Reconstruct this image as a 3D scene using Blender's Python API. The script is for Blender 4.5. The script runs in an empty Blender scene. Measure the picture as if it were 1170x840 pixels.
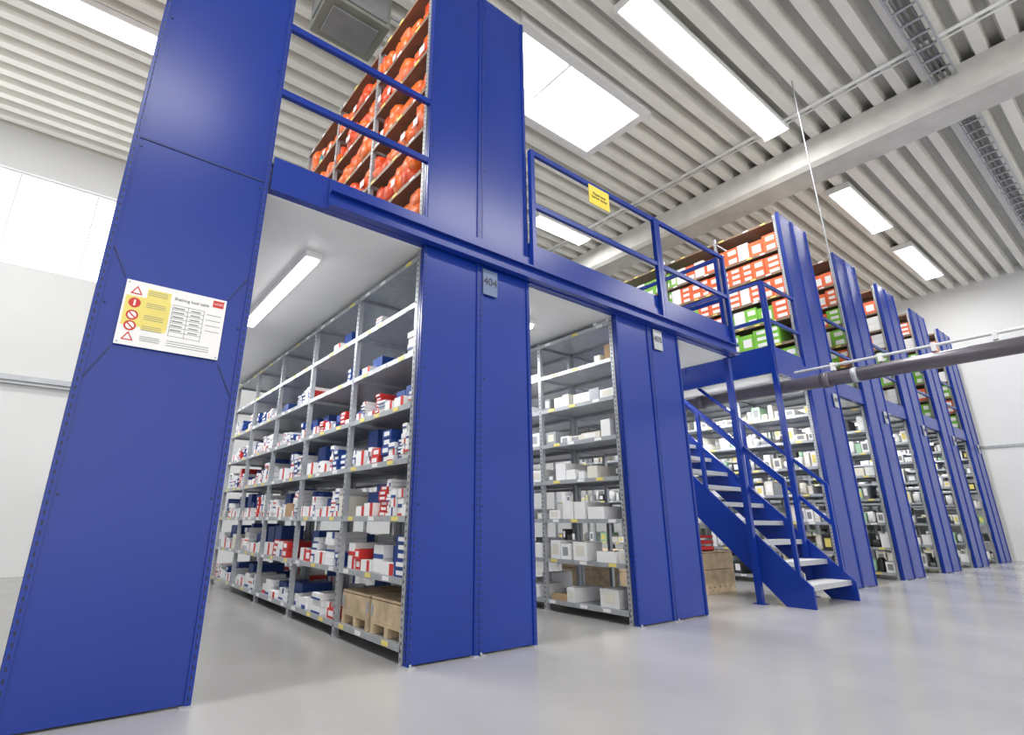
import bpy, math, random
from mathutils import Vector, Matrix
random.seed(5)
S=bpy.context.scene
S.view_settings.view_transform='Standard'
# ------------------------------------------------------------ materials
MATS={}
def mat(name,col,rough=.5,metal=0,emit=0,var=.06,scale=6,bump=0,coat=0,spec=.5):
    if name in MATS: return MATS[name]
    m=bpy.data.materials.new(name);m.use_nodes=True;nt=m.node_tree;b=nt.nodes['Principled BSDF']
    b.inputs['Roughness'].default_value=rough;b.inputs['Metallic'].default_value=metal
    b.inputs['Specular IOR Level'].default_value=spec
    if coat: b.inputs['Coat Weight'].default_value=coat
    tc=nt.nodes.new('ShaderNodeTexCoord');nz=nt.nodes.new('ShaderNodeTexNoise')
    nz.inputs['Scale'].default_value=scale;nz.inputs['Detail'].default_value=4
    nt.links.new(tc.outputs['Object'],nz.inputs['Vector'])
    cr=nt.nodes.new('ShaderNodeValToRGB')
    cr.color_ramp.elements[0].position=.3;cr.color_ramp.elements[1].position=.7
    cr.color_ramp.elements[0].color=[c*(1-var) for c in col]+[1]
    cr.color_ramp.elements[1].color=[min(1,c*(1+var)) for c in col]+[1]
    nt.links.new(nz.outputs['Fac'],cr.inputs['Fac']);nt.links.new(cr.outputs['Color'],b.inputs['Base Color'])
    if bump:
        bp=nt.nodes.new('ShaderNodeBump');bp.inputs['Strength'].default_value=bump;bp.inputs['Distance'].default_value=.01
        nt.links.new(nz.outputs['Fac'],bp.inputs['Height']);nt.links.new(bp.outputs['Normal'],b.inputs['Normal'])
    if emit:
        b.inputs['Emission Color'].default_value=(*col,1);b.inputs['Emission Strength'].default_value=emit
    MATS[name]=m;return m
def slotmat(name,base,dark,freq,rough=.4,metal=0):
    m=bpy.data.materials.new(name);m.use_nodes=True;nt=m.node_tree;b=nt.nodes['Principled BSDF']
    b.inputs['Roughness'].default_value=rough;b.inputs['Metallic'].default_value=metal
    tc=nt.nodes.new('ShaderNodeTexCoord');sp=nt.nodes.new('ShaderNodeSeparateXYZ')
    nt.links.new(tc.outputs['Object'],sp.inputs[0])
    mu=nt.nodes.new('ShaderNodeMath');mu.operation='MULTIPLY';mu.inputs[1].default_value=freq
    fr=nt.nodes.new('ShaderNodeMath');fr.operation='FRACT'
    gt=nt.nodes.new('ShaderNodeMath');gt.operation='GREATER_THAN';gt.inputs[1].default_value=.58
    mx=nt.nodes.new('ShaderNodeMix');mx.data_type='RGBA'
    mx.inputs[6].default_value=(*base,1);mx.inputs[7].default_value=(*dark,1)
    nt.links.new(sp.outputs['Z'],mu.inputs[0]);nt.links.new(mu.outputs[0],fr.inputs[0]);nt.links.new(fr.outputs[0],gt.inputs[0])
    nt.links.new(gt.outputs[0],mx.inputs[0]);nt.links.new(mx.outputs[2],b.inputs['Base Color'])
    MATS[name]=m;return m
BLUE=(.004,.030,.265)
mat('blue_paint',BLUE,.26,var=.07,scale=1.2,spec=.45)
mat('blue_dark',(.004,.015,.11),.45)
slotmat('blue_slots',BLUE,(.004,.009,.05),24)
mat('galv',(.43,.45,.48),.38,.35,var=.10,scale=14)
slotmat('galv_slots',(.43,.45,.48),(.10,.10,.11),24,.4,.3)
mat('shelf_warm',(.24,.17,.12),.5,.1,var=.15,scale=8)
mat('white',(.80,.80,.80),.6,var=.03)
mat('cream',(.74,.71,.62),.6,var=.06)
mat('paper_white',(.85,.85,.85),.6,var=.03)
mat('box_blue',(.014,.055,.26),.5,var=.1)
mat('box_red',(.60,.03,.025),.5,var=.1)
mat('box_orange',(.82,.15,.05),.5,var=.12)
mat('bag_orange',(.86,.15,.02),.35,var=.25,scale=22,bump=.8)
mat('bag_red',(.74,.08,.02),.35,var=.25,scale=22,bump=.8)
mat('box_green',(.22,.56,.06),.5,var=.12)
mat('teal',(.02,.28,.30),.5,var=.15)
mat('mint',(.35,.55,.38),.5,var=.1)
mat('grey',(.22,.23,.24),.5,var=.1)
mat('plate_grey',(.12,.17,.30),.4,var=.1)
mat('dark',(.03,.03,.035),.5)
mat('cardboard',(.45,.30,.17),.8,var=.12)
mat('yellow',(.82,.64,.05),.5)
mat('label_yellow',(.80,.68,.18),.5)
mat('wood',(.55,.42,.27),.7,var=.25,scale=9)
mat('tread',(.60,.61,.63),.5,.2,var=.15,scale=30)
mat('pipe_dark',(.11,.10,.12),.28,.3,var=.1)
mat('concrete',(.62,.61,.58),.8,var=.10,scale=3,bump=.2)
mat('heater',(.22,.24,.21),.5,var=.1)
mat('wall_paint',(.74,.75,.76),.8,var=.02,scale=1)
mat('deck_white',(.78,.78,.78),.35,var=.03,scale=2)
mat('ceil_white',(.84,.83,.78),.45,var=.04,scale=2)
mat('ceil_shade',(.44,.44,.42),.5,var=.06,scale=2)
mat('lamp_body',(.8,.8,.8),.4)
mat('lamp_glow',(1,1,1),.5,emit=6,var=0)
mat('sky_pane',(.95,.98,1),.4,emit=3.5,var=0)
mat('window_glass',(.95,.98,1),.3,emit=2.2,var=0)
def floor_mat():
    m=bpy.data.materials.new('floor_epoxy');m.use_nodes=True;nt=m.node_tree;b=nt.nodes['Principled BSDF']
    tc=nt.nodes.new('ShaderNodeTexCoord');n=nt.nodes.new('ShaderNodeTexNoise');n.inputs['Scale'].default_value=.9;n.inputs['Detail'].default_value=8
    nt.links.new(tc.outputs['Object'],n.inputs['Vector'])
    cr=nt.nodes.new('ShaderNodeValToRGB');cr.color_ramp.elements[0].position=.3;cr.color_ramp.elements[1].position=.7
    cr.color_ramp.elements[0].color=(.335,.33,.325,1);cr.color_ramp.elements[1].color=(.395,.388,.38,1)
    nt.links.new(n.outputs['Fac'],cr.inputs[0]);nt.links.new(cr.outputs[0],b.inputs['Base Color'])
    r=nt.nodes.new('ShaderNodeMapRange');r.inputs['To Min'].default_value=.14;r.inputs['To Max'].default_value=.26
    nt.links.new(n.outputs['Fac'],r.inputs['Value']);nt.links.new(r.outputs[0],b.inputs['Roughness'])
    MATS['floor_epoxy']=m
floor_mat()
# ------------------------------------------------------------ mesh builder
class MB:
    def __init__(s): s.v=[];s.f=[];s.m=[];s.names=[];s.sm=[]
    def mi(s,n):
        if n not in s.names: s.names.append(n)
        return s.names.index(n)
    def poly(s,pts,m):
        b=len(s.v);s.v+= [tuple(p) for p in pts];s.f.append(tuple(range(b,b+len(pts))));s.m.append(s.mi(m));s.sm.append(False)
    def hexa(s,p,m):
        b=len(s.v);s.v+=[tuple(q) for q in p];k=s.mi(m)
        for f in((0,3,2,1),(4,5,6,7),(0,1,5,4),(1,2,6,5),(2,3,7,6),(3,0,4,7)):
            s.f.append(tuple(b+i for i in f));s.m.append(k);s.sm.append(False)
    def box(s,x0,x1,y0,y1,z0,z1,m,rot=0):
        P=[(x0,y0),(x1,y0),(x1,y1),(x0,y1)]
        if rot:
            cx,cy=(x0+x1)/2,(y0+y1)/2;c,n=math.cos(rot),math.sin(rot)
            P=[(cx+(x-cx)*c-(y-cy)*n,cy+(x-cx)*n+(y-cy)*c) for x,y in P]
        s.hexa([(x,y,z0) for x,y in P]+[(x,y,z1) for x,y in P],m)
    def bar(s,a,b,w,h,m):
        a=Vector(a);b=Vector(b);d=(b-a).normalized()
        u=Vector((0,0,1)).cross(d)
        if u.length<1e-4: u=Vector((1,0,0))
        u.normalize();n=d.cross(u).normalized();u*=w/2;n*=h/2
        s.hexa([a-u-n,a+u-n,a+u+n,a-u+n,b-u-n,b+u-n,b+u+n,b-u+n],m)
    def tube(s,a,b,r,m,n=12):
        a=Vector(a);b=Vector(b);d=(b-a).normalized();u=Vector((0,0,1)).cross(d)
        if u.length<1e-4:u=Vector((1,0,0))
        u.normalize();w=d.cross(u);k=s.mi(m);base=len(s.v)
        for c in(a,b):
            for i in range(n):
                t=2*math.pi*i/n;s.v.append(tuple(c+u*r*math.cos(t)+w*r*math.sin(t)))
        for i in range(n):
            j=(i+1)%n;s.f.append((base+i,base+j,base+n+j,base+n+i));s.m.append(k);s.sm.append(True)
        s.f.append(tuple(base+i for i in reversed(range(n))));s.m.append(k);s.sm.append(False)
        s.f.append(tuple(base+n+i for i in range(n)));s.m.append(k);s.sm.append(False)
    def blob(s,x0,x1,y0,y1,z0,z1,m,rings=4,seg=8):
        cx,cy,cz=(x0+x1)/2,(y0+y1)/2,(z0+z1)/2;rx,ry,rz=(x1-x0)/2,(y1-y0)/2,(z1-z0)/2
        k=s.mi(m);base=len(s.v);e=.5
        def p(c): return math.copysign(abs(c)**e,c)
        for i in range(rings+1):
            ph=-math.pi/2+math.pi*i/rings
            for j in range(seg):
                th=2*math.pi*(j+.5)/seg;q=random.uniform(.86,1.0)
                s.v.append((cx+rx*p(math.cos(ph))*p(math.cos(th))*q,cy+ry*p(math.cos(ph))*p(math.sin(th))*q,cz+rz*p(math.sin(ph))))
        for i in range(rings):
            for j in range(seg):
                a=base+i*seg+j;b=base+i*seg+(j+1)%seg
                s.f.append((a,b,b+seg,a+seg));s.m.append(k);s.sm.append(True)
    def build(s,name,parent=None,bevel=0):
        me=bpy.data.meshes.new(name);me.from_pydata(s.v,[],s.f)
        for n in s.names: me.materials.append(MATS[n])
        me.polygons.foreach_set('material_index',s.m);me.polygons.foreach_set('use_smooth',s.sm);me.update()
        o=bpy.data.objects.new(name,me);S.collection.objects.link(o)
        if parent:o.parent=parent
        if bevel:
            md=o.modifiers.new('bevel','BEVEL');md.width=bevel;md.segments=2;md.limit_method='ANGLE'
        return o
def empty(name):
    e=bpy.data.objects.new(name,None);S.collection.objects.link(e);e.empty_display_size=.2;return e
def text(body,size,loc,m,parent,rot=(math.pi/2,0,0),ext=.001,align='CENTER'):
    c=bpy.data.curves.new('lettering','FONT');c.body=body;c.size=size;c.extrude=ext;c.align_x=align;c.align_y='CENTER'
    o=bpy.data.objects.new('lettering',c);S.collection.objects.link(o);o.location=loc;o.rotation_euler=rot
    c.materials.append(MATS[m]);o.parent=parent;return o
# ------------------------------------------------------------ dimensions
P=2.137;W=1.02;XL=-1.105;XLL=-1.805;T=5.52;B=2.70;DT=2.93;L=5.10;NB=5;BAY=L/NB
LV=[.10+.365*i for i in range(8)]
CZ=7.0;YB=7.5;XR=16.6
# ------------------------------------------------------------ room
m=MB();m.box(-14,XR,-9,YB,-.1,0,'floor_epoxy');m.build('floor')
m=MB();m.box(XR,XR+.2,-9,YB+.2,0,7.3,'wall_paint');m.build('wall_right')
m=MB()
wz0,wz1,wx0,wx1=4.64,6.28,-8.6,-1.2
m.box(-14,XR,YB,YB+.2,0,wz0,'wall_paint');m.box(-14,XR,YB,YB+.2,wz1,7.3,'wall_paint')
m.box(-14,wx0,YB,YB+.2,wz0,wz1,'wall_paint');m.box(wx1,XR,YB,YB+.2,wz0,wz1,'wall_paint')
m.build('wall_back')
m=MB();m.box(wx0,wx1,YB+.1,YB+.12,wz0,wz1,'window_glass')
for i in range(8):
    x=wx0+(wx1-wx0)*i/7;m.box(x-.012,x+.012,YB+.08,YB+.1,wz0,wz1,'white')
for z in(wz0,wz1-.03): m.box(wx0,wx1,YB+.06,YB+.1,z,z+.03,'white')
m.build('window_1')
m=MB();m.box(-9,-1.9,YB-.06,YB,2.80,2.88,'galv');m.box(-9,-1.9,YB-.09,YB,2.74,2.76,'galv');m.build('trim_1')
m=MB();m.box(XR-.03,XR,-9,YB,2.66,2.72,'galv');m.build('trim_2')
SX0,SX1,SY0,SY1=1.9,4.45,.9,2.1
m=MB();per=.30;y=SY0-per*33
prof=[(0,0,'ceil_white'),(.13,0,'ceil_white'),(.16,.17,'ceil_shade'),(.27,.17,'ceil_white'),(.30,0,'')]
while y<YB:
    for a,b in zip(prof,prof[1:]):
        y0,y1=y+a[0],y+b[0]
        spans=[(-14,XR)] if (y1<=SY0+1e-4 or y0>=SY1-1e-4) else [(-14,SX0),(SX1,XR)]
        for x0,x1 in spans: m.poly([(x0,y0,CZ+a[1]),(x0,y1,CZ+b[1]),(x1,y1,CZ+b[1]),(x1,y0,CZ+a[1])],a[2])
    y+=per
m.box(-14,SX0,-9,YB+.2,CZ+.18,CZ+.3,'ceil_white');m.box(SX1,XR+.2,-9,YB+.2,CZ+.18,CZ+.3,'ceil_white')
m.box(SX0,SX1,-9,SY0,CZ+.18,CZ+.3,'ceil_white');m.box(SX0,SX1,SY1,YB+.2,CZ+.18,CZ+.3,'ceil_white')
m.build('ceiling')
m=MB();t=.05
for x0,x1,y0,y1 in((SX0-.08,SX0+t,SY0-.08,SY1+.08),(SX1-t,SX1+.08,SY0-.08,SY1+.08),(SX0+t,SX1-t,SY0-.08,SY0+t),(SX0+t,SX1-t,SY1-t,SY1+.08)):
    m.box(x0,x1,y0,y1,CZ-.03,CZ+.5,'white')
m.box(SX0,SX1,SY0,SY1,CZ+.5,CZ+.53,'sky_pane')
m.box((SX0+SX1)/2-.02,(SX0+SX1)/2+.02,SY0+t,SY1-t,CZ+.45,CZ+.5,'white')
m.build('skylight')
m=MB()
bx=7.15
pts=[(bx,7.0),(bx,6.56),(bx+.08,6.50),(bx+.62,6.50),(bx+.70,6.56),(bx+.70,7.0)]
n=len(pts);ya,yb=-9,YB
m.poly([(x,ya,z) for x,z in pts],'concrete');m.poly([(x,yb,z) for x,z in reversed(pts)],'concrete')
for i in range(n):
    a=pts[i];b=pts[(i+1)%n];m.poly([(a[0],ya,a[1]),(a[0],yb,a[1]),(b[0],yb,b[1]),(b[0],ya,b[1])],'concrete')
m.build('roof_beam')
def ceiling_lamp(x0,x1,y,power):
    e=empty('ceiling_lamp');m=MB()
    m.box(x0,x1,y-.19,y+.19,CZ-.10,CZ-.01,'lamp_body')
    m.box(x0-.02,x0,y-.20,y+.20,CZ-.13,CZ-.01,'white');m.box(x1,x1+.02,y-.20,y+.20,CZ-.13,CZ-.01,'white')
    m.build('housing',e)
    m=MB();m.box(x0+.01,x1-.01,y-.15,y+.15,CZ-.125,CZ-.10,'lamp_glow');m.build('diffuser',e)
    l=bpy.data.lights.new('tube_light','AREA');l.shape='RECTANGLE';l.size=x1-x0;l.size_y=.3;l.energy=power;l.color=(1,.99,.97)
    o=bpy.data.objects.new('tube_light',l);S.collection.objects.link(o);o.location=((x0+x1)/2,y,CZ-.14);o.parent=e
for x0,x1,y in((2.62,6.45,-.2),(8.96,11.3,-.2),(12.6,15.05,-.2),(5.03,6.6,4.1),(-4.6,-1.9,4.1),(9.2,11.3,4.1),(-4.6,-1.0,-.2),(-4.0,-1.0,-5),(2.6,6.45,-5),(9,12,-5)):
    ceiling_lamp(x0,x1,y,115*(x1-x0)/2.4)
e=empty('cable_tray')
for xa,xb in((2,bx-.02),(bx+.72,XR-.01)):
    m=MB()
    for yy in(-2.08,-2.34): m.box(xa,xb,yy-.012,yy+.012,CZ-.16,CZ-.10,'galv')
    x=xa+.05
    while x<xb-.05: m.box(x,x+.03,-2.34,-2.08,CZ-.15,CZ-.13,'galv');x+=.3
    for yy in(-2.14,-2.2,-2.27): m.tube((xa,yy,CZ-.11),(xb,yy,CZ-.11),.018,'grey',8)
    for i in range(4):
        x=xa+.3+i*(xb-xa-.6)/3
        for yy in(-2.08,-2.34): m.tube((x,yy,CZ-.12),(x,yy,CZ-.002),.006,'galv',6)
    m.build('tray_run',e)
m=MB();m.tube((6.3,-9,CZ-.05),(6.3,YB,CZ-.05),.025,'white');m.tube((6.42,-9,CZ-.04),(6.42,YB,CZ-.04),.015,'white')
m.build('ceiling_conduit')
m=MB();m.box(-.45,.32,1.55,2.15,6.42,6.90,'heater');m.box(-.40,.27,1.53,1.55,6.47,6.85,'grey')
m.box(-.35,.22,1.65,2.05,6.39,6.42,'grey')
m.box(-.47,-.45,1.65,2.05,6.5,6.8,'grey')
for x in(-.4,.27):
    for yy in(1.6,2.1): m.tube((x,yy,6.9),(x,yy,CZ-.001),.012,'galv',6)
m.tube((.32,1.8,6.6),(.62,1.8,6.6),.025,'white');m.tube((.62,1.8,6.6),(.62,1.8,CZ-.001),.025,'white')
m.tube((.32,1.65,6.75),(1.3,1.65,6.75),.018,'galv');m.tube((1.3,1.65,6.75),(1.3,1.65,CZ-.001),.018,'galv')
m.build('unit_heater',bevel=.01)
# ------------------------------------------------------------ racks
def label_strip(m,x,y0,y1,z,k=3,sgn=-1):
    for i in range(k):
        yy=y0+(y1-y0)*(i+random.uniform(.2,.7))/k
        xa,xb=(x-.004,x) if sgn<0 else (x,x+.004)
        m.box(xa,xb,yy,yy+.08,z-.022,z+.004,random.choice(['paper_white','paper_white','label_yellow','label_yellow']))
def rack(k,x0,x1,zb,zt,levels,nb,shelfmat='galv',panel=None,double=True,bars=True,y0=0.03,number=None,labx=.6):
    e=empty('shelving_rack');m=MB()
    halves=[(x0,(x0+x1)/2-.005),((x0+x1)/2+.005,x1)] if double else [(x0,x1)]
    for a,b in halves:
        for j in range(nb+1):
            yy=y0+j*BAY
            if j==0: yy+=.025
            for xx in(a,b-.04):
                m.box(xx,xx+.04,yy-.018,yy+.018,zb,zt,'galv')
            m.box(a-.002,a,yy-.006,yy+.006,zb,zt,'galv_slots');m.box(b,b+.002,yy-.006,yy+.006,zb,zt,'galv_slots')
            for z in levels:
                m.box(a+.04,b-.04,yy-.01,yy+.01,z-.03,z,'galv')
            m.box(a-.01,a+.05,yy-.035,yy+.035,zb,zb+.006,'galv')
        for j in range(nb):
            ya,yb=y0+j*BAY+.02,y0+(j+1)*BAY-.02
            for z in levels:
                m.box(a+.004,b-.004,ya,yb,z-.006,z,shelfmat)
                m.box(a,a+.004,ya,yb,z-.034,z+.004,shelfmat);m.box(b-.004,b,ya,yb,z-.034,z+.004,shelfmat)
                if bars: label_strip(m,a,ya,yb,z-.005)
    m.build('frame',e)
    if panel:
        pz0,pz1=panel;m=MB()
        hs=[(x0,(x0+x1)/2),((x0+x1)/2,x1)] if double else [(x0,x1)]
        for a,b in hs:
            m.box(a+.03,b-.03,-.012,.0,pz0+.01,pz1,'blue_paint')
            for fx0,fx1 in((a+.001,a+.030),(b-.030,b-.001)):
                m.box(fx0,fx1,-.022,.025,pz0,pz1,'blue_paint')
                c=(fx0+fx1)/2;m.box(c-.004,c+.004,-.0235,-.022,pz0,pz1,'blue_slots')
            m.box(a-.002,a+.001,-.004,.006,pz0,pz1,'blue_slots')
            m.box(a-.004,a+.05,-.045,.04,pz0,pz0+.006,'galv');m.box(b-.05,b+.004,-.045,.04,pz0,pz0+.006,'galv')
            m.tube((a+.015,-.035,pz0+.004),(a+.015,-.035,pz0+.02),.007,'galv',6)
            for i in range(1,int(pz1/.9)+1):
                for xx in(a+.045,b-.045): m.tube((xx,-.012,i*.9),(xx,-.017,i*.9),.006,'blue_dark',6)
        m.build('end_panel',e)
        if number:
            lx=x0+labx;m=MB();m.box(lx-.07,lx+.07,-.034,-.024,2.47,2.68,'plate_grey' if number=='404' else 'galv');m.build('number_plate',e)
            text(number,.09,(lx,-.036,2.58),'dark',e)
    return e
UP404=[3.02,3.42,3.82,4.22,4.62,5.02,5.42]
UP407=[3.02,3.40,3.78,4.16,4.54,4.92,5.42]
left_rack=rack(0,XLL,XL,0,B-.02,LV,NB,panel=(0,T),double=False)
rack(0,0,W,0,B-.02,LV,NB,panel=(0,T),number='404',labx=.6)
rack(1,P,P+W,0,B-.02,LV,NB,panel=(0,B+.2),number='405',labx=.64)
for i in range(3,8):
    rack(i,i*P,i*P+W,0,B-.02,LV,NB,panel=(0,T),number=str(404+i),labx=.82,bars=i<5)
rack(0,0,W,DT+.002,T-.02,UP404,3,'shelf_warm',bars=True)
for i in range(3,8): rack(i,i*P,i*P+W,DT+.002,T-.02,UP407,3,'shelf_warm',bars=i<5)
m=MB();m.box(XLL+.03,XL-.03,-.016,-.011,2.745,2.755,'blue_dark')
for a,b in(((-1.70,1.95),(-1.775,2.10)),((-1.22,1.95),(-1.14,2.10)),((-1.70,1.58),(-1.775,1.42)),((-1.22,1.58),(-1.14,1.42))):
    m.bar((a[0],-.014,a[1]),(b[0],-.014,b[1]),.004,.006,'blue_dark')
m.build('panel_seams',left_rack)
# ------------------------------------------------------------ goods
def rnd(a,b): return random.uniform(a,b)
def tagged_box(m,xf,xb,y0,y1,z0,z1,body,tag=None,mode='band'):
    m.box(xf,xb,y0,y1,z0,z1,body)
    if tag:
        h=z1-z0;w=y1-y0
        if mode=='band': m.box(xf-.002,xf,y0,y1,z0+h*.0,z0+h*.32,tag)
        elif mode=='side': m.box(xf-.002,xf,y0,y0+w*.3,z0,z1,tag)
        else: m.box(xf-.002,xf,y0+w*.2,y1-w*.2,z0+h*.25,z1-h*.2,tag)
def fill(kind,x0,x1,zlist,gap,nb,y0=.03,dens=.85,face=-1):
    m=MB();D=x1-x0
    for j in range(nb):
        for li,z in enumerate(zlist):
            y=y0+j*BAY+.05;ye=y0+(j+1)*BAY-.035
            zz=z+.001
            if kind=='bearing' and j==0 and li==0: continue
            d=dens
            if kind=='bearing' and li>=5: d=.7 if li==5 else .10
            if kind=='bins' and li>=6: d=.15
            if kind=='bins' and li==0: d=.25
            while y<ye-.04:
                if random.random()>d: y+=rnd(.06,.25);continue
                if kind=='bearing':
                    typ=random.random()
                    w=rnd(.055,.14) if typ<.70 else rnd(.12,.19)
                    if li<=1: w*=1.35
                    w=min(w,ye-y)
                    hmax=gap-.085
                    if li==0: hmax=.20
                    H=rnd(.5,1)*hmax
                    if li>=4: H*=.75
                    xf=x0+rnd(.01,.05) ;dep=rnd(.2,D-.08)
                    if face>0: xf=x0+.05
                    if typ<.70:
                        bh=random.choice([.025,.035,.045,.06]) if li>1 else random.choice([.05,.07,.09]);n=max(1,int(H/bh))
                        st=random.random()
                        for q in range(n):
                            if st<.68: body,tag,mode='paper_white',random.choice(['box_red','box_blue',None,'box_blue']),random.choice(['band','side'])
                            elif st<.87: body,tag,mode='box_blue','paper_white','patch'
                            else: body,tag,mode='box_red','paper_white','patch'
                            jx=rnd(0,.02)
                            tagged_box(m,xf+jx,xf+dep,y,y+w-.004,zz+q*bh,zz+(q+1)*bh-.003,body,tag,mode)
                    elif typ<.96:
                        m.box(xf+.10,xf+dep+.06,y,y+w-.004,zz,zz+min(H*1.1,gap-.07),'box_blue')
                        tagged_box(m,xf,xf+.09,y+.01,y+w-.02,zz,zz+H*.45,'paper_white','box_red','side')
                    else:
                        m.box(xf,xf+dep,y,y+w-.01,zz,zz+H*.6,random.choice(['cardboard','cream','grey','teal']))
                    y+=w+rnd(.0,.012)
                elif kind=='bins':
                    w=min(rnd(.08,.24),ye-y);H=rnd(.2,.65)*(gap-.1);xf=x0+rnd(.02,.06)
                    c=random.choice(['cream','paper_white','paper_white','paper_white','white','galv','cream','paper_white','white','cream','cardboard','grey','white'])
                    tagged_box(m,xf,xf+rnd(.2,D-.08),y,y+w-.006,zz,zz+H,c,random.choice([None,'cream','paper_white','galv']),'patch')
                    y+=w+rnd(0,.05)
                elif kind=='parts':
                    w=min(rnd(.05,.16),ye-y);H=rnd(.3,.85)*(gap-.1);xf=x0+rnd(.02,.05)
                    c=random.choice(['cream','cream','paper_white','paper_white','mint','paper_white','grey','dark','cream','white','white'])
                    if random.random()<.2: m.blob(xf,xf+.2,y,y+w,zz,zz+H,c,5,10)
                    else: tagged_box(m,xf,xf+rnd(.2,D-.08),y,y+w-.006,zz,zz+H,c,random.choice([None,'paper_white','label_yellow','grey']),'patch')
                    y+=w+rnd(0,.03)
                elif kind=='bags':
                    w=min(rnd(.14,.26),ye-y);H=rnd(.75,.99)*(gap-.05);xf=x0+rnd(-.04,.03)
                    c=random.choice(['bag_orange']*6+['bag_red']*3+['box_orange'])
                    if random.random()<.04:c='teal'
                    m.blob(xf,xf+rnd(.28,D-.08),y,y+w,zz,zz+H*.62,c,6,12)
                    m.blob(xf+rnd(0,.05),xf+.3,y-.0,y+w,zz+H*.4,zz+H,random.choice(['bag_orange','bag_red','bag_orange','box_orange']),6,12)
                    if random.random()<.3: m.box(xf-.004,xf+.0,y+w*.3,y+w*.65,zz+H*.2,zz+H*.42,'paper_white')
                    y+=w+rnd(-.03,.0)
                elif kind=='cartons':
                    w=min(rnd(.14,.24),ye-y);n=random.choice([1,2,2,3]);bh=(gap-.08)/3 if n==3 else (gap-.08)/2
                    if n==1: bh=gap-.12
                    xf=x0+rnd(.01,.04)
                    zone=(j*1.0+ (y-y0-j*BAY))
                    g=(.06 if (li>=3) else .6) if zone<1.2 else .55
                    c='box_green' if random.random()<g else 'box_orange'
                    if random.random()<.15:c='paper_white'
                    for q in range(n):
                        tagged_box(m,xf,xf+D-.1,y,y+w-.006,zz+q*bh,zz+(q+1)*bh-.004,c,None)
                        m.box(xf-.003,xf,y+w*.12,y+w*.72,zz+q*bh+bh*.2,zz+q*bh+bh*.72,'paper_white')
                    y+=w
    return m
fill('bearing',.0,.50,LV[:7],.365,NB,dens=.98).build('bearing_boxes')
fill('bearing',.55,.97,LV[:6],.365,NB,dens=.6,face=1).build('bearing_boxes')
fill('bins',P,P+.5,LV,.365,NB,dens=.90).build('storage_bins')
fill('bins',P+.55,P+.97,LV[:6],.365,NB,dens=.35,face=1).build('storage_bins')
for i in range(3,8):
    x=i*P;fill('parts',x,x+.5,LV[:7],.365,NB,dens=.9).build('spare_parts_stock')
    fill('bins',x+.55,x+.97,LV[:6],.365,NB,dens=.35,face=1).build('storage_bins')
fill('bags',.0,.5,UP404[:6],.40,3,dens=.98).build('orange_bags')
for i in range(3,8): fill('cartons',i*P,i*P+.5,UP407[:6],.38,3,dens=.98).build('stored_cartons')
# ------------------------------------------------------------ wooden crates
def crate(x0,x1,y0,y1,z0,rows=2,h=.19,lid=True,pallet=True):
    m=MB();z=z0
    if pallet:
        for fy in(0,.45,.9):
            ya=y0+(y1-y0)*fy;m.box(x0,x1,ya,ya+(y1-y0)*.1,z,z+.06,'wood')
        n=6
        for i in range(n):
            xa=x0+(x1-x0)*i/n;m.box(xa,xa+(x1-x0)/n*.8,y0,y1,z+.06,z+.078,'wood')
        z+=.079
    for r in range(rows):
        za=z+r*h;t=.02
        m.box(x0,x1,y0,y0+t,za,za+h-.006,'wood');m.box(x0,x1,y1-t,y1,za,za+h-.006,'wood')
        m.box(x0,x0+t,y0+t,y1-t,za,za+h-.006,'wood');m.box(x1-t,x1,y0+t,y1-t,za,za+h-.006,'wood')
        for xx in(x0,x1):
            for yy in(y0,y1): 
                s=1 if xx==x0 else -1;q=1 if yy==y0 else -1
                xa,xb=sorted((xx-.004*s,xx-.0005*s));ya,yb=sorted((yy,yy+q*.03));m.box(xa,xb,ya,yb,za+.03,za+h-.03,'galv')
    if lid: m.box(x0,x1,y0,y1,z+rows*h,z+rows*h+.015,'wood')
    m.build('wooden_crate')
crate(.03,.45,.09,.52,LV[0]+.001,1,.13,pallet=True)
crate(.03,.45,.56,.98,LV[0]+.001,1,.13,pallet=True)
crate(4.5,5.2,.8,1.75,0,2,.19)
crate(3.45,4.15,1.2,2.1,0,2,.19)
m=MB()
x0,x1,y0,y1,z=4.53,4.85,.83,1.3,.48
m.box(x0,x1,y0,y1,z,z+.012,'box_red')
for q in((x0,x1,y0,y0+.012),(x0,x1,y1-.012,y1),(x0,x0+.012,y0,y1),(x1-.012,x1,y0,y1)): 
    m.box(*q,z,z+.05,'box_red');m.box(*q,z+.08,z+.12,'box_red');m.box(*q,z+.15,z+.18,'box_red')
m.build('plastic_crate')
# ------------------------------------------------------------ mezzanine platform
SXL,SXR,SYB=4.30,5.40,2.55
MZ=empty('mezzanine_platform')
m=MB()
for x0,x1,y0,y1 in((XLL,SXL,.0,5.15),(SXL,SXR,SYB,5.15),(SXR,3*P-.001,.0,5.15),(3*P,XR-.3,.06,5.15)):
    m.box(x0,x1,y0+.03,y1,B,DT-.03,'deck_white');m.box(x0,x1,y0+.03,y1,DT-.03,DT,'grey')
m.build('deck',MZ)
m=MB()
m.box(XL+.01,-.005,-.03,.03,B+.01,DT+.01,'blue_paint')
m.box(W+.005,SXL+.03,-.035,.03,B+.0,DT+.0,'blue_paint')
m.box(W+.005,SXL+.03,-.03,-.0,DT,DT+.15,'blue_paint')
m.box(-.74,SXL+.03,-.06,-.036,B+.01,B+.13,'blue_paint')
m.box(-.74,SXL+.03,-.10,-.06,B+.01,B+.025,'blue_paint');m.box(-.74,SXL+.03,-.10,-.06,B+.115,B+.13,'blue_paint')
m.box(-.74,SXL+.03,-.046,-.036,B+.13,B+.225,'blue_paint')
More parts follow.
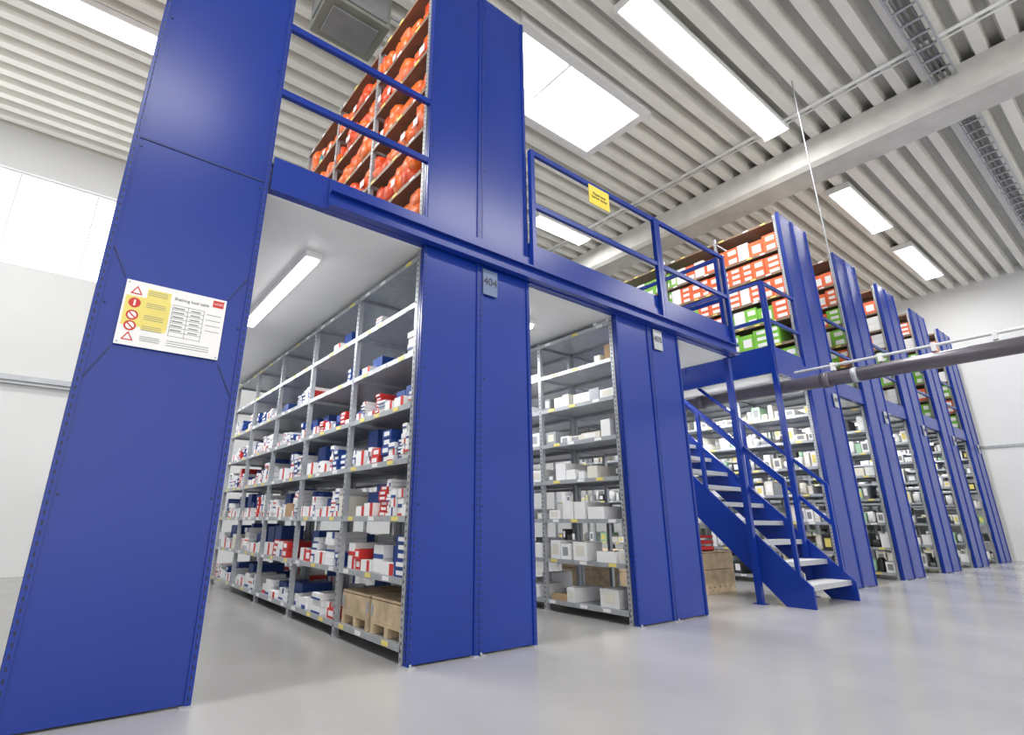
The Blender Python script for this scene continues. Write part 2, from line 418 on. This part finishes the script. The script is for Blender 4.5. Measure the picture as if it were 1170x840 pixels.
m.box(SXL-.02,SXL+.03,-.03,SYB,B,DT+.01,'blue_paint');m.box(SXR-.03,SXR+.02,-.03,SYB,B,DT+.01,'blue_paint')
m.box(SXL,SXR,SYB-.03,SYB+.02,B,DT+.01,'blue_paint')
m.box(SXR,3*P,-.03,.03,B,DT+.01,'blue_paint')
for i in range(3,7): m.box(i*P+W,(i+1)*P,.0,.06,B,DT+.01,'blue_paint')
m.build('edge_beam',MZ)
m=MB()
for x,y in((SXL,.06),(SXR,.0),(SXL,SYB),(SXR,SYB)):
    m.box(x-.03,x+.03,y-.03,y+.03,0,B,'blue_paint');m.box(x-.06,x+.06,y-.06,y+.06,0,.008,'blue_paint')
m.build('support_post',MZ)
RT,RM=4.0,3.45
def rail(a,b,posts,kick=True,w=.045):
    m=MB();a=Vector((*a,0));b=Vector((*b,0))
    for z in(RT,RM): m.bar((a.x,a.y,z),(b.x,b.y,z),w*.75,w,'blue_paint')
    for t in posts:
        p=a.lerp(b,t);m.box(p.x-.022,p.x+.022,p.y-.022,p.y+.022,DT-.1,RT+.02,'blue_paint')
    if kick:
        d=(b-a).normalized()*.022
        m.bar((a.x+d.x,a.y+d.y,DT+.08),(b.x-d.x,b.y-d.y,DT+.08),.006,.13,'blue_paint')
    m.build('guard_railing',MZ)
rail((XL,-.0),(0,-.0),[],kick=False)
rail((W+.03,-.055),(2.88,-.055),[0,1],kick=False)
rail((2.93,-.055),(SXL,-.055),[0,1],kick=False)
rail((SXL,.02),(SXL,SYB),[.0,.5,1])
rail((SXR,.0),(SXR,SYB),[0,.5,1])
rail((SXR+.04,-.01),(3*P-.03,-.01),[0,1])
for i in range(3,7): rail((i*P+W,.03),((i+1)*P,.03),[],kick=False)
# ------------------------------------------------------------ stairs
m=MB()
sx0,sx1=SXL+.05,SXR+.05
for x in(sx0,sx1):
    a=x-.012;b=x+.012
    pts=[(-.46,.0),(-.18,.0),(SYB-.03,SYB-.03+.18),(SYB-.03,DT),(DT-.66,DT),(-.46,.20)]
    m.poly([(a,y,z) for y,z in pts],'blue_paint');m.poly([(b,y,z) for y,z in reversed(pts)],'blue_paint')
    n=len(pts)
    for i in range(n):
        p=pts[i];q=pts[(i+1)%n];m.poly([(a,p[0],p[1]),(b,p[0],p[1]),(b,q[0],q[1]),(a,q[0],q[1])],'blue_paint')
N=13;rise=DT/(N+1)
for i in range(1,N+1):
    z=rise*i;y=z-.62+.0
    m.box(sx0+.012,sx1-.012,y,y+.26,z-.035,z,'tread')
    m.box(sx0+.012,sx1-.012,y-.004,y,z-.05,z+.002,'galv')
for x in(sx0,sx1):
    for h in(.95,.5): m.bar((x,-.34,.30+h),(x,SYB-.3,SYB-.3+.64+h),.035,.04,'blue_paint')
    for y in(-.34,.55,1.45): m.bar((x,y,y+.55),(x,y,y+.64+.95),.04,.04,'blue_paint')
m.build('steel_staircase')
def deck_lamp(x,y0,y1,pw):
    e=empty('deck_lamp');m=MB();m.box(x-.06,x+.06,y0,y1,B-.05,B-.001,'lamp_body');m.build('housing',e)
    m=MB();m.box(x-.035,x+.035,y0+.03,y1-.03,B-.085,B-.05,'lamp_glow');m.build('tube',e)
    l=bpy.data.lights.new('tube_light','AREA');l.shape='RECTANGLE';l.size=.1;l.size_y=y1-y0;l.energy=pw
    o=bpy.data.objects.new('tube_light',l);S.collection.objects.link(o);o.location=(x,(y0+y1)/2,B-.1);o.parent=e
for x in(-.6,1.58,3.75):
    deck_lamp(x,.55,2.3,38);deck_lamp(x,3.2,4.9,30)
deck_lamp(5.95,.3,1.9,34);deck_lamp(5.0,3.0,4.6,26)
for i in range(3,7): deck_lamp(i*P+W+.56,.5,2.3,36);deck_lamp(i*P+W+.56,3.2,4.9,22)
# ------------------------------------------------------------ pipes
m=MB();px,pz=5.62,2.53
m.tube((px,-9,pz),(px,5.0,pz),.085,'pipe_dark',24)
for y in(-.5,-3.0,-6,1.2): m.tube((px,y-.05,pz),(px,y+.05,pz),.098,'pipe_dark',24)
m.tube((px,-.82,pz+.08),(px,-.82,CZ-.001),.008,'galv',8);m.tube((px,-4.0,pz+.08),(px,-4.0,CZ-.001),.008,'galv',8)
m.tube((px,-.85,pz),(px,-.79,pz),.092,'galv',24)
m.build('drain_pipe')
m=MB()
m.tube((px,-9,2.70),(px,-.15,2.70),.018,'white')
for y in(-.6,-1.1,-1.6,-2.1,-3): m.box(px-.03,px+.03,y-.02,y+.02,2.63,2.73,'white')
m.build('water_pipe')
# ------------------------------------------------------------ signs
e=empty('safety_sign');m=MB()
xa,xb,za,zb=-1.69,-1.23,1.60,1.935
m.box(xa,xb,-.03,-.024,za,zb,'paper_white')
m.box(xa+.095,xa+.20,-.0315,-.03,za+.09,zb-.03,'label_yellow')
m.box(xa+.010,xa+.205,-.0306,-.03,za+.10,zb-.08,'label_yellow')
def tri(cx,cz,r,mm,y):
    pts=[(cx+r*math.sin(a),y,cz+r*math.cos(a)) for a in(0,2*math.pi/3,4*math.pi/3)]
    m.poly(list(reversed(pts)),mm)
def disc(cx,cz,r,mm,y,n=20): m.poly([(cx+r*math.cos(2*math.pi*i/n),y,cz+r*math.sin(2*math.pi*i/n)) for i in range(n)],mm)
for i,z in enumerate((zb-.05,zb-.115,zb-.18,zb-.235,zb-.29)):
    if i in(0,4): tri(xa+.05,z-.005,.030,'box_red',-.031);tri(xa+.05,z-.005,.019,'paper_white',-.0315)
    elif i==1: disc(xa+.05,z,.026,'box_red',-.031);m.box(xa+.046,xa+.054,-.032,-.031,z-.015,z+.015,'paper_white')
    else:
        disc(xa+.05,z,.026,'box_red',-.031);disc(xa+.05,z,.018,'paper_white',-.0315);m.bar((xa+.033,-.032,z+.016),(xa+.067,-.032,z-.016),.001,.006,'box_red')
    for q in range(3): m.box(xa+.10,xa+.185,-.0322,-.0316,z-.012+q*.01,z-.0095+q*.01,'grey')
for q in range(8):
    z=zb-.085-q*.024
    m.box(xa+.215,xa+.36,-.031,-.03,z,z+.0015,'dark')
for q in range(6): m.box(xa+.22,xa+.27,-.031,-.03,zb-.102-q*.024,zb-.096-q*.024,'grey');m.box(xa+.30,xa+.345,-.031,-.03,zb-.102-q*.024,zb-.096-q*.024,'grey')
for xx in(.215,.285,.36): m.box(xa+xx,xa+xx+.0015,-.031,-.03,zb-.255,zb-.085,'dark')
m.box(xb-.065,xb-.012,-.0315,-.03,zb-.05,zb-.012,'box_red')
for q in range(3): m.box(xa+.215,xb-.05,-.031,-.03,za+.03+q*.012,za+.033+q*.012,'grey')
for q in range(4): m.box(xa+.375,xb-.015,-.031,-.03,zb-.10-q*.03,zb-.097-q*.03,'grey')
for xx in(xa+.012,xb-.012):
    for zz in(za+.012,zb-.012): disc(xx,zz,.005,'galv',-.0312,10)
m.build('board',e)
text('Shelving load table',.022,(xa+.215,-.0305,zb-.05),'dark',e,align='LEFT',ext=.0005)
text('LOAD',.016,(xb-.038,-.032,zb-.031),'paper_white',e,ext=.0003)
e=empty('warning_sign');m=MB();m.box(1.79,2.09,-.085,-.079,3.77,3.98,'yellow');m.build('board',e)
text('Please keep\nbarrier closed',.040,(1.94,-.087,3.875),'dark',e)
# ------------------------------------------------------------ world (ambient fill, brighter lobe added behind the camera), camera
w=bpy.data.worlds.new('world');S.world=w;w.use_nodes=True;nt=w.node_tree
bg=nt.nodes['Background'];bg.inputs[0].default_value=(1,.985,.965,1)
tc=nt.nodes.new('ShaderNodeTexCoord');dp=nt.nodes.new('ShaderNodeVectorMath');dp.operation='DOT_PRODUCT'
d=Vector((-.25,-.95,.12)).normalized();dp.inputs[1].default_value=d
mr=nt.nodes.new('ShaderNodeMapRange');mr.interpolation_type='SMOOTHSTEP'
mr.inputs['From Min'].default_value=.75;mr.inputs['From Max'].default_value=1.0
mr.inputs['To Min'].default_value=1.15;mr.inputs['To Max'].default_value=2.2
nt.links.new(tc.outputs['Generated'],dp.inputs[0]);nt.links.new(dp.outputs['Value'],mr.inputs['Value']);nt.links.new(mr.outputs[0],bg.inputs[1])
c=bpy.data.cameras.new('camera');cam=bpy.data.objects.new('camera',c);S.collection.objects.link(cam);S.camera=cam
yaw,pitch,roll=map(math.radians,(37.032,17.673,.441))
F=Vector((math.sin(yaw)*math.cos(pitch),math.cos(yaw)*math.cos(pitch),math.sin(pitch)))
R=Vector((math.cos(yaw),-math.sin(yaw),0));U=R.cross(F)
Mx=Matrix((R,U,-F)).transposed()@Matrix.Rotation(roll,3,'Z')
cam.matrix_world=Matrix.Translation((-1.735,-2.976,.8))@Mx.to_4x4()
c.sensor_width=36;c.lens=602.6/1170*36;c.shift_x=38.727/1170;c.shift_y=-15.639/1170;c.clip_start=.05
